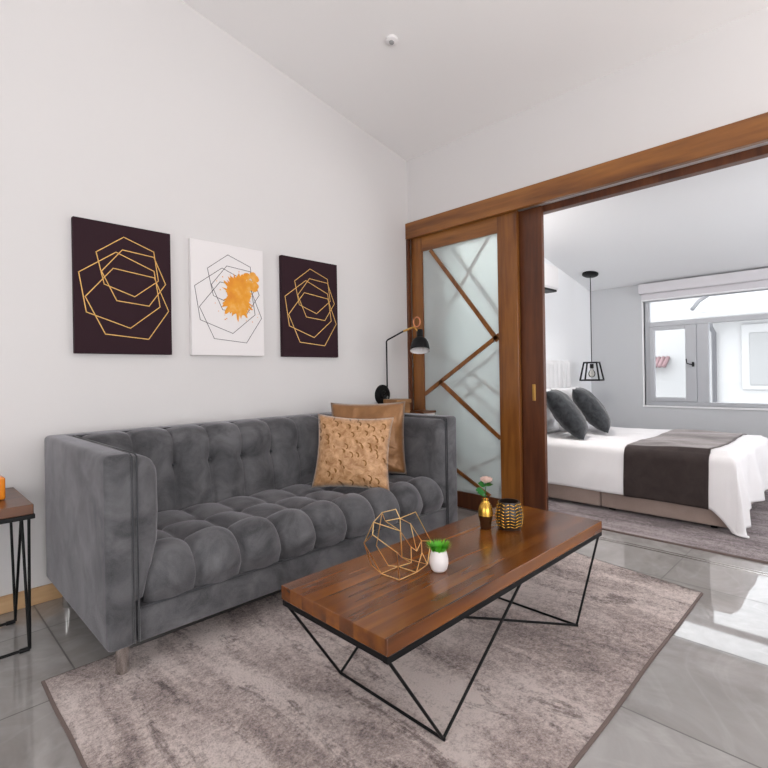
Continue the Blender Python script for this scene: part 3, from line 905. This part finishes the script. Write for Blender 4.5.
# ------------------------------------------------------------------ side tables
def side_table(x1, y0, y1, w, h, label):
    t = thing('side_table', label, 'table', (x1 - w / 2, (y0 + y1) / 2, 0), 'side tables beside the sofa')
    x0 = x1 - w
    bm = nb(); box(bm, (x0, y0, h - .040), (x1, y1, h), .003); obj('tabletop', bm, M['side_wood'], t)
    bm = nb()
    for a, b in (((x0 - .004, y0 - .004), (x1 + .004, y0 + .012)), ((x0 - .004, y1 - .012), (x1 + .004, y1 + .004)), ((x0 - .004, y0 + .012), (x0 + .012, y1 - .012)), ((x1 - .012, y0 + .012), (x1 + .004, y1 - .012))):
        box(bm, (a[0], a[1], h - .058), (b[0], b[1], h - .040), .0015)
    obj('top_frame', bm, M['black_metal'], t)
    for x in (x1 - .016, x0 + .016):
        for yf, ya, yb in ((y0 + .035, y0 + .006, y0 + .175), (y1 - .10, y1 - .006, y1 - .30)):
            bm = nb(); tube(bm, [(x, ya, h - .045), (x, yf - .004, .010)], .0055, 8); tube(bm, [(x, yb, h - .045), (x, yf + .004, .010)], .0055, 8)
            obj('hairpin_leg', bm, M['black_metal'], t, True, sharp=50)
    for yf in (y0 + .035, y1 - .10):
        bm = nb(); tube(bm, [(x0 + .016, yf, .010), (x1 - .016, yf, .010)], .006, 8); tube(bm, [(x1 - .05, yf, .0095), (x1 - .016, yf, .0095)], .009, 10)
        obj('floor_bar', bm, M['black_metal'], t, True, sharp=50)
    return t
side_table(.405, 2.425, 2.885, .52, .60, 'dark wooden side table with black hairpin legs, left of sofa')
side_table(3.19, 2.55, 2.90, .52, .60, 'dark wooden side table almost hidden between sofa and sliding door')
t = thing('candle_block', 'orange glass candle block standing on the left side table', 'candle', (.28, 2.64, .60))
bm = nb(); box(bm, (.235, 2.60, .601), (.338, 2.70, .695), .008, 3); obj('glass_body', bm, M['amber'], t, True, sharp=50)
bm = nb(); box(bm, (.250, 2.615, .690), (.323, 2.685, .6965), .003); obj('wax', bm, M['petal'], t)
t = thing('storage_box', 'brown wooden box on the hidden table behind sofa arm', 'box', (2.87, 2.72, .60))
bm = nb(); box(bm, (2.79, 2.66, .601), (2.945, 2.80, .868), .006); obj('box_body', bm, M['box_wood'], t)
bm = nb(); box(bm, (2.783, 2.652, .868), (2.952, 2.808, .902), .005); obj('lid', bm, M['box_wood'], t)
t = thing('storage_box', 'low pale box with a wooden lid beside the brown box', 'box', (3.08, 2.66, .60))
bm = nb(); box(bm, (3.005, 2.58, .601), (3.155, 2.74, .782), .006); obj('box_body', bm, M['white_ceramic'], t)
bm = nb(); box(bm, (2.998, 2.572, .782), (3.162, 2.748, .800), .004); obj('lid', bm, M['side_wood'], t)

# ------------------------------------------------------------------ wall lamp
wl = thing('wall_lamp', 'black swing arm wall lamp with brass joint above sofa arm', 'lamp', (2.915, YA, .93))
bm = nb(); lathe(bm, [(0, .030), (.030, .030), (.034, .026), (.036, .016), (.082, .012), (.086, .008), (.086, 0), (0, 0)], (2.915, YA, .93), 36, Matrix.Rotation(PI / 2, 3, 'X')); obj('wall_plate', bm, M['black_metal'], wl, True, sharp=35)
bm = nb(); lathe(bm, [(0, .012), (.010, .012), (.010, 0)], (2.955, YA - .012, .91), 16, Matrix.Rotation(PI / 2, 3, 'X')); obj('switch_knob', bm, M['chrome'], wl, True, sharp=40)
bm = nb(); tube(bm, [(2.915, YA - .028, .93), (2.915, YA - .060, .955), (2.915, YA - .062, 1.0), (2.915, YA - .062, 1.372), (2.917, YA - .072, 1.385), (2.925, 2.70, 1.447)], .0065, 10); obj('arm', bm, M['black_metal'], wl, True)
bm = nb(); tube(bm, [(2.925, 2.70, 1.447), (2.930, 2.585, 1.472)], .0085, 12); tube(bm, [(2.930, 2.590, 1.470), (2.942, 2.548, 1.415)], .006, 8); obj('brass_joint', bm, M['brass'], wl, True, sharp=50)
bm = nb(); ring = [(2.93, 2.565 + .034 * math.sin(a), 1.508 + .038 * math.cos(a)) for a in [2 * PI * k / 24 for k in range(25)]]
tube(bm, ring, .0055, 8); obj('copper_ring', bm, M['copper'], wl, True)
ax = Matrix.Rotation(math.radians(-12), 3, 'X') @ Matrix.Rotation(math.radians(14), 3, 'Y')
sc = Vector((2.940, 2.545, 1.365))
bm = nb(); lathe(bm, [(0, .085), (.024, .085), (.026, .080), (.026, .020), (0, .018)], sc, 24, ax); obj('lamp_socket', bm, M['black_metal'], wl, True, sharp=40)
bm = nb(); lathe(bm, [(.0, .022), (.030, .020), (.052, .004), (.066, -.022), (.074, -.055), (.077, -.088), (.074, -.088), (.071, -.055), (.062, -.022), (.048, 0), (.0, .012)], sc, 40, ax)
for f in bm.faces: f.material_index = 0
o = obj('lamp_shade', bm, [M['black_metal'], M['white_plastic']], wl, True, sharp=50)
# white enamel inside
cw = sc - BASE[wl]
for p in o.data.polygons:
    ce = p.center - cw; axis = ax @ Vector((0, 0, 1)); rad = ce - axis * ce.dot(axis)
    if p.normal.dot(rad) < 0: p.material_index = 1
bm = nb(); lathe(bm, [(0, -.070), (.018, -.064), (.026, -.048), (.022, -.028), (.012, -.010), (.012, .01)], sc, 20, ax); obj('bulb', bm, M['white_plastic'], wl, True)

# ------------------------------------------------------------------ bed
BX0, BX1, BF, BH = 3.93, 5.27, .70, 2.36
bed = thing('bed', 'double bed with beige base, white duvet and pale ribbed headboard', 'bed', ((BX0 + BX1) / 2, 1.5, .0105))
for y0, y1 in ((BF + .02, 1.565), (1.575, BH)):
    bm = nb(); box(bm, (BX0 + .015, y0, .034), (BX1 - .015, y1, .26), .012, 3); obj('base_box', bm, M['bed_base'], bed, True, sharp=45)
for x in (BX0 + .08, BX1 - .08):
    for y in (BF + .12, 1.5, BH - .15):
        bm = nb(); box(bm, (x - .02, y - .02, .0108), (x + .02, y + .02, .036)); obj('foot', bm, M['black_metal'], bed)
bm = nb(); box(bm, (BX0 + .01, BF + .015, .26), (BX1 - .01, BH, .49), .05, 4); obj('mattress', bm, M['sheet'], bed, True, sharp=50)
# headboard with vertical channels
bm = nb()
def hb(u, v):
    x = BX0 - .03 + u * (BX1 - BX0 + .06); z = .05 + v * 1.17
    g = abs(math.sin(PI * u * 14)) ** .5; e = min(1, (1 - v) / .03, v / .03, u / .01, (1 - u) / .01)
    return Vector((x, 2.43 - (.014 * g + .022) * max(0, e) ** .5, z))
grid(bm, 14 * 8, 40, hb); box(bm, (BX0 - .03, 2.43, .05), (BX1 + .03, 2.492, 1.22), .006)
bmesh.ops.recalc_face_normals(bm, faces=bm.faces)
hb_o = obj('headboard', bm, M['headboard'], bed, True, sharp=60)

DT = .520                     # top of the duvet
def drape(a, b, off=0.0):
    """a: run across the bed, 0 at the near top edge (negative hangs); b: run from the foot edge (negative hangs)"""
    W = BX1 - BX0 + .05; x0 = BX0 - .022; y0 = BF - .022; x1 = x0 + W
    R = .045
    if a < 0 and b < .16: a *= 1 + .50 * min(1, (.16 - b) / .16) ** 1.5
    if b < 0 and a < .20: b *= 1 + .35 * min(1, (.20 - a) / .20) ** 1.5
    def edge(t):              # horizontal advance and drop for signed run t
        if t >= R: return t, 0
        s = (R - t)
        if s < R * PI / 2: an = s / R; return R - R * math.sin(an) , R * (1 - math.cos(an))
        return 0, R + (s - R * PI / 2)
    far = W - a
    if a < W / 2:
        ha, da = edge(a); X = x0 + ha; sx = -1
    else:
        ha, da = edge(far); X = x1 - ha; sx = 1
    hb_, db = edge(b); Y = y0 + hb_
    drop = math.hypot(da, db) if da > 0 and db > 0 else max(da, db)
    z = DT - drop
    fl = 0
    if da > 0 and db > 0:
        th = math.atan2(db, da); rad = min(da, db)
        ripple = math.sin(th * 4) * .5 + .5
        X += sx * (da * .06 + rad * .05 * ripple); Y -= db * .08 + rad * .07 * (1 - ripple) + rad * .03
    elif da > 0:
        X += sx * (da * .05 + .010 * math.sin(b * 9 + .6) * min(1, da / .2))
    elif db > 0:
        Y -= db * .10 + .022 * (math.sin(a * 13) + .6 * math.sin(a * 23 + 1)) * min(1, db / .25)
    else:
        z += .010 * mnoise.noise(Vector((X * 3, Y * 3, 1))) + .012 * math.exp(-((min(far, a) - .25) / .3) ** 2)
        z += .02 * mnoise.noise(Vector((X * 1.4, Y * 1.4, 5)))
    cr = .006 * mnoise.noise(Vector((a * 6, b * 6, 3)))
    n = Vector((sx * (1 if da > .04 else 0), -(1 if db > .04 else 0), 1 if drop < .05 else .1)).normalized()
    p = Vector((X, Y, max(.024, z))) + n * (cr + off)
    return p
HA = .335
bm = nb(); grid(bm, 110, 130, lambda u, v: drape(-HA + u * (BX1 - BX0 + .05 + 2 * HA), -.36 + v * (2.16 - BF + .36)))
bmesh.ops.recalc_face_normals(bm, faces=bm.faces)
if sum(f.normal.z for f in bm.faces) < 0: bmesh.ops.reverse_faces(bm, faces=bm.faces)
dv = obj('duvet', bm, M['sheet'], bed, True)
md = dv.modifiers.new('thick', 'SOLIDIFY'); md.thickness = .008; md.offset = -1
# runner
bm = nb(); grid(bm, 120, 24, lambda u, v: drape(-HA - .006 + u * (BX1 - BX0 + .05 + 2 * HA + .012), .148 + v * .545, .009))
bmesh.ops.recalc_face_normals(bm, faces=bm.faces)
if sum(f.normal.z for f in bm.faces) < 0: bmesh.ops.reverse_faces(bm, faces=bm.faces)
rn = obj('bed_runner', bm, M['runner'], None, True)
tag(rn, 'dark brown runner laid across the foot of white bed', 'bed runner')
md = rn.modifiers.new('thick', 'SOLIDIFY'); md.thickness = .005; md.offset = -1
# pillows
for x, lab in ((4.28, 'white bed pillow behind the nearer grey cushion, leaning on headboard'), (4.92, 'white bed pillow behind the farther grey cushion, beside window wall')):
    bm = cushion_bm(.62, .42, .17, seed=x, pinch=.04, wr=.012); place(bm, (x, 2.255, .735), (1, 0, 0), (0, .20, .96))
    o = obj('bed_pillow', bm, M['pillow_white'], None, True); tag(o, lab, 'pillow', 'white bed pillows')
for x, y, lab in ((4.17, 1.985, 'charcoal cushion on the bed, the nearer of the two'), (4.74, 2.005, 'charcoal cushion on the bed, the farther one under pendant lamp')):
    bm = cushion_bm(.46, .50, .20, seed=x, pinch=.05, wr=.006); place(bm, (x + .01, y - .045, .738), (.93, .34, 0), (-.20, .60, .85))
    o = obj('bed_cushion', bm, M['cushion_grey'], None, True); tag(o, lab, 'cushion', 'charcoal cushions on the bed')

# pendant lamp
PXx, PY = 5.53, 2.27
pz = bz(PXx)
pl = thing('pendant_lamp', 'black open frame pendant lamp hanging beside bed', 'lamp', (PXx, PY, pz))
bm = nb(); lathe(bm, [(0, -.002), (.085, -.002), (.085, -.016), (.070, -.026), (.012, -.030), (0, -.030)], (PXx, PY, pz), 32, Matrix.Rotation(math.atan(.205), 3, 'Y')); obj('ceiling_rose', bm, M['black_metal'], pl, True, sharp=40)
bm = nb(); tube(bm, [(PXx, PY, pz - .02), (PXx, PY, 1.20)], .0045, 8); obj('cord', bm, M['black_metal'], pl, True)
a_, b_, zt, zb = .066, .100, 1.195, 1.0
ang = math.radians(8)
def rp(x, y, z): return (PXx + x * math.cos(ang) - y * math.sin(ang), PY + x * math.sin(ang) + y * math.cos(ang), z)
TP = [rp(sx * a_, sy * a_, zt) for sx, sy in ((-1, -1), (1, -1), (1, 1), (-1, 1))]; BP = [rp(sx * b_, sy * b_, zb) for sx, sy in ((-1, -1), (1, -1), (1, 1), (-1, 1))]
bm = nb()
for k in range(4):
    tube(bm, [TP[k], TP[(k + 1) % 4]], .008, square=True); tube(bm, [BP[k], BP[(k + 1) % 4]], .008, square=True); tube(bm, [TP[k], BP[k]], .007, square=True)
f = [bm.verts.new(Vector(p) + Vector((0, 0, dz))) for dz in (.008, -.006) for p in TP]
bm.faces.new(f[:4]); bm.faces.new(f[4:][::-1])
for k in range(4): bm.faces.new((f[k], f[(k + 1) % 4], f[4 + (k + 1) % 4], f[4 + k]))
bmesh.ops.recalc_face_normals(bm, faces=bm.faces)
obj('cage', bm, M['black_metal'], pl)
bm = nb(); lathe(bm, [(0, 0), (.020, 0), (.020, -.05), (0, -.05)], (PXx, PY, 1.18), 16); obj('lamp_socket', bm, M['black_metal'], pl, True, sharp=40)
bm = nb(); lathe(bm, [(.012, 0), (.016, -.015), (.034, -.045), (.038, -.065), (.028, -.092), (0, -.103)], (PXx, PY, 1.132), 20); obj('bulb', bm, M['bulb_glass'], pl, True)

bm = nb(); lathe(bm, [(.075, 0), (.09, -.002), (.09, -.010), (.075, -.012), (.072, .0)], (3.74, 2.02, bz(3.74) - .004), 32); struct('added_light_trim', bm, M['white_plastic'], smooth=True, sharp=40)  # ring made up to go with the added bedroom fill light
# air conditioner above the headboard
ac = thing('air_conditioner', 'white wall air conditioner glimpsed past the sliding door edge', 'air conditioner', (4.55, YH, 1.83))
bm = nb(); box(bm, (4.02, YH - .20, 1.925), (4.84, YH - .002, 2.17), .03, 4); obj('housing', bm, M['white_plastic'], ac, True, sharp=45)
bm = nb(); box(bm, (4.06, YH - .19, 1.908), (4.80, YH - .07, 1.930), .004); obj('louvre', bm, M['black_metal'], ac)

# ------------------------------------------------------------------ outside the bedroom window
bm = nb(); box(bm, (XW + .2, -7, -3.2), (24, 14, -3.0)); struct('ground', bm, M['ext_shade'])
h1 = thing('neighbouring_house', 'white house with shuttered window, gutter and downpipe outside bedroom window', 'building', (11, 0, -3))
bm = nb(); box(bm, (11, -3, -3), (15, 2.31, 2.06)); obj('wall', bm, M['ext_white'], h1)
bm = nb(); prism(bm, [(10.62, 2.06), (10.62, 2.16), (13, 3.3), (15.4, 2.16), (15.4, 2.06)], 'XZ', -3.2, 2.50); obj('roof', bm, M['ext_white'], h1)
bm = nb(); tube(bm, [(10.60, -3.2, 2.08), (10.60, 2.46, 2.08)], .05, 12); obj('gutter', bm, M['ext_white'], h1, True, sharp=50)
bm = nb(); tube(bm, [(10.62, 2.20, 2.05), (10.66, 2.20, 1.88), (10.93, 2.20, 1.78), (10.93, 2.20, -3)], .04, 10); obj('downpipe', bm, M['ext_pipe'], h1, True)
bm = nb(); box(bm, (10.95, .9, .72), (11.02, 1.78, 1.90), .01); fr_ = obj('window_surround', bm, M['ext_white'], h1)
bm = nb(); box(bm, (10.93, 1.02, .80), (10.97, 1.66, 1.74), .01); obj('shutter', bm, M['ext_shade'], h1)
bm = nb(); tube(bm, [(10.4, 2.42, 2.20), (10.6, 2.36, 2.36), (11.2, 2.20, 2.62), (12.6, 2.05, 3.3)], .035, 10); obj('roof_verge', bm, M['ext_pipe'], h1, True)
h2 = thing('neighbouring_house', 'taller plain white house with terracotta ledge behind the left casement', 'building', (14.5, 5, -3))
bm = nb(); box(bm, (14.5, 3.0, -3), (19, 9, 3.4)); obj('wall', bm, M['ext_white'], h2)
bm = nb()
for k in range(7):
    y = 3.95 + k * .105
    tube(bm, [(14.15, y, 1.20), (14.50, y, 1.42)], .055, 8)
obj('tile_ledge', bm, M['terracotta'], h2, True)

# ------------------------------------------------------------------ light
w = bpy.data.worlds.new('World'); scn.world = w; w.use_nodes = True
nt = w.node_tree; bg = nt.nodes['Background']
bg.inputs['Color'].default_value = (.96, .98, 1.0, 1); bg.inputs['Strength'].default_value = 3.4

def area(name, loc, rot, sx, sy, power, col, portal=False, spread=PI):
    l = bpy.data.lights.new(name, 'AREA'); l.shape = 'RECTANGLE'; l.size = sx; l.size_y = sy; l.energy = power; l.color = col; l.spread = spread
    if portal: l.cycles.is_portal = True
    o = bpy.data.objects.new(name, l); COL.objects.link(o); o.location = loc; o.rotation_euler = rot
    return o
# daylight through the openings
area('daylight_bedroom_window', (XW + .16, (WY0 + WY1) / 2, (WZ0 + WZ1) / 2), (0, PI / 2, 0), WZ1 - WZ0, WY1 - WY0, 1, (1, 1, 1), True)
area('daylight_bedroom_side', (4.7, BY0 - .02, 1.33), (PI / 2 + .8, 0, 0), 1.5, 1.4, 40, (.97, .98, 1))
area('daylight_glazed_door', (.0, Y0 - .02, 1.25), (PI / 2 + .85, 0, 0), 3.1, 2.3, 57, (1, .965, .945))
area('daylight_left_window', (X0 - .02, .4, 1.5), (0, -PI / 2 - .1, 0), 1.95, 2.5, 13, (1, .965, .95))

area('added_ceiling_fill', (1.7, -1.0, 1.9), (PI, 0, 0), .5, .5, 31, (1, .955, .93))  # added fill aimed upward to brighten the ceiling, no lamp stands there
area('added_glass_fill', (3.74, 2.02, bz(3.74) - .03), (0, 0, 0), .12, .12, 20, (1, .97, .93))  # added fill behind the sliding door, brightens its frosted glass

# ------------------------------------------------------------------ camera
f_px, cy_px, yaw, rol, H = 495.25, 374.55, .7869, -.0166, 1.1
F = Vector((math.cos(yaw), math.sin(yaw), 0)); R0 = Vector((math.sin(yaw), -math.cos(yaw), 0)); D0 = Vector((0, 0, -1))
c_, s_ = math.cos(rol), math.sin(rol)
Rx = c_ * R0 - s_ * D0; Dn = s_ * R0 + c_ * D0
cam = bpy.data.cameras.new('camera'); co = bpy.data.objects.new('camera', cam); COL.objects.link(co)
mw = Matrix.Identity(4)
for i in range(3): mw[i][0] = Rx[i]; mw[i][1] = -Dn[i]; mw[i][2] = -F[i]
mw[0][3], mw[1][3], mw[2][3] = 0, 0, H
co.matrix_world = mw
cam.sensor_width = 36; cam.sensor_fit = 'HORIZONTAL'; cam.lens = 36 * f_px / 768; cam.shift_y = -(384 - cy_px) / 768
cam.clip_start = .02
scn.camera = co
vs_ = scn.view_settings
vs_.view_transform = 'Standard'; vs_.look = 'None'; vs_.gamma = 1; vs_.exposure = 0.0; vs_.use_curve_mapping = False
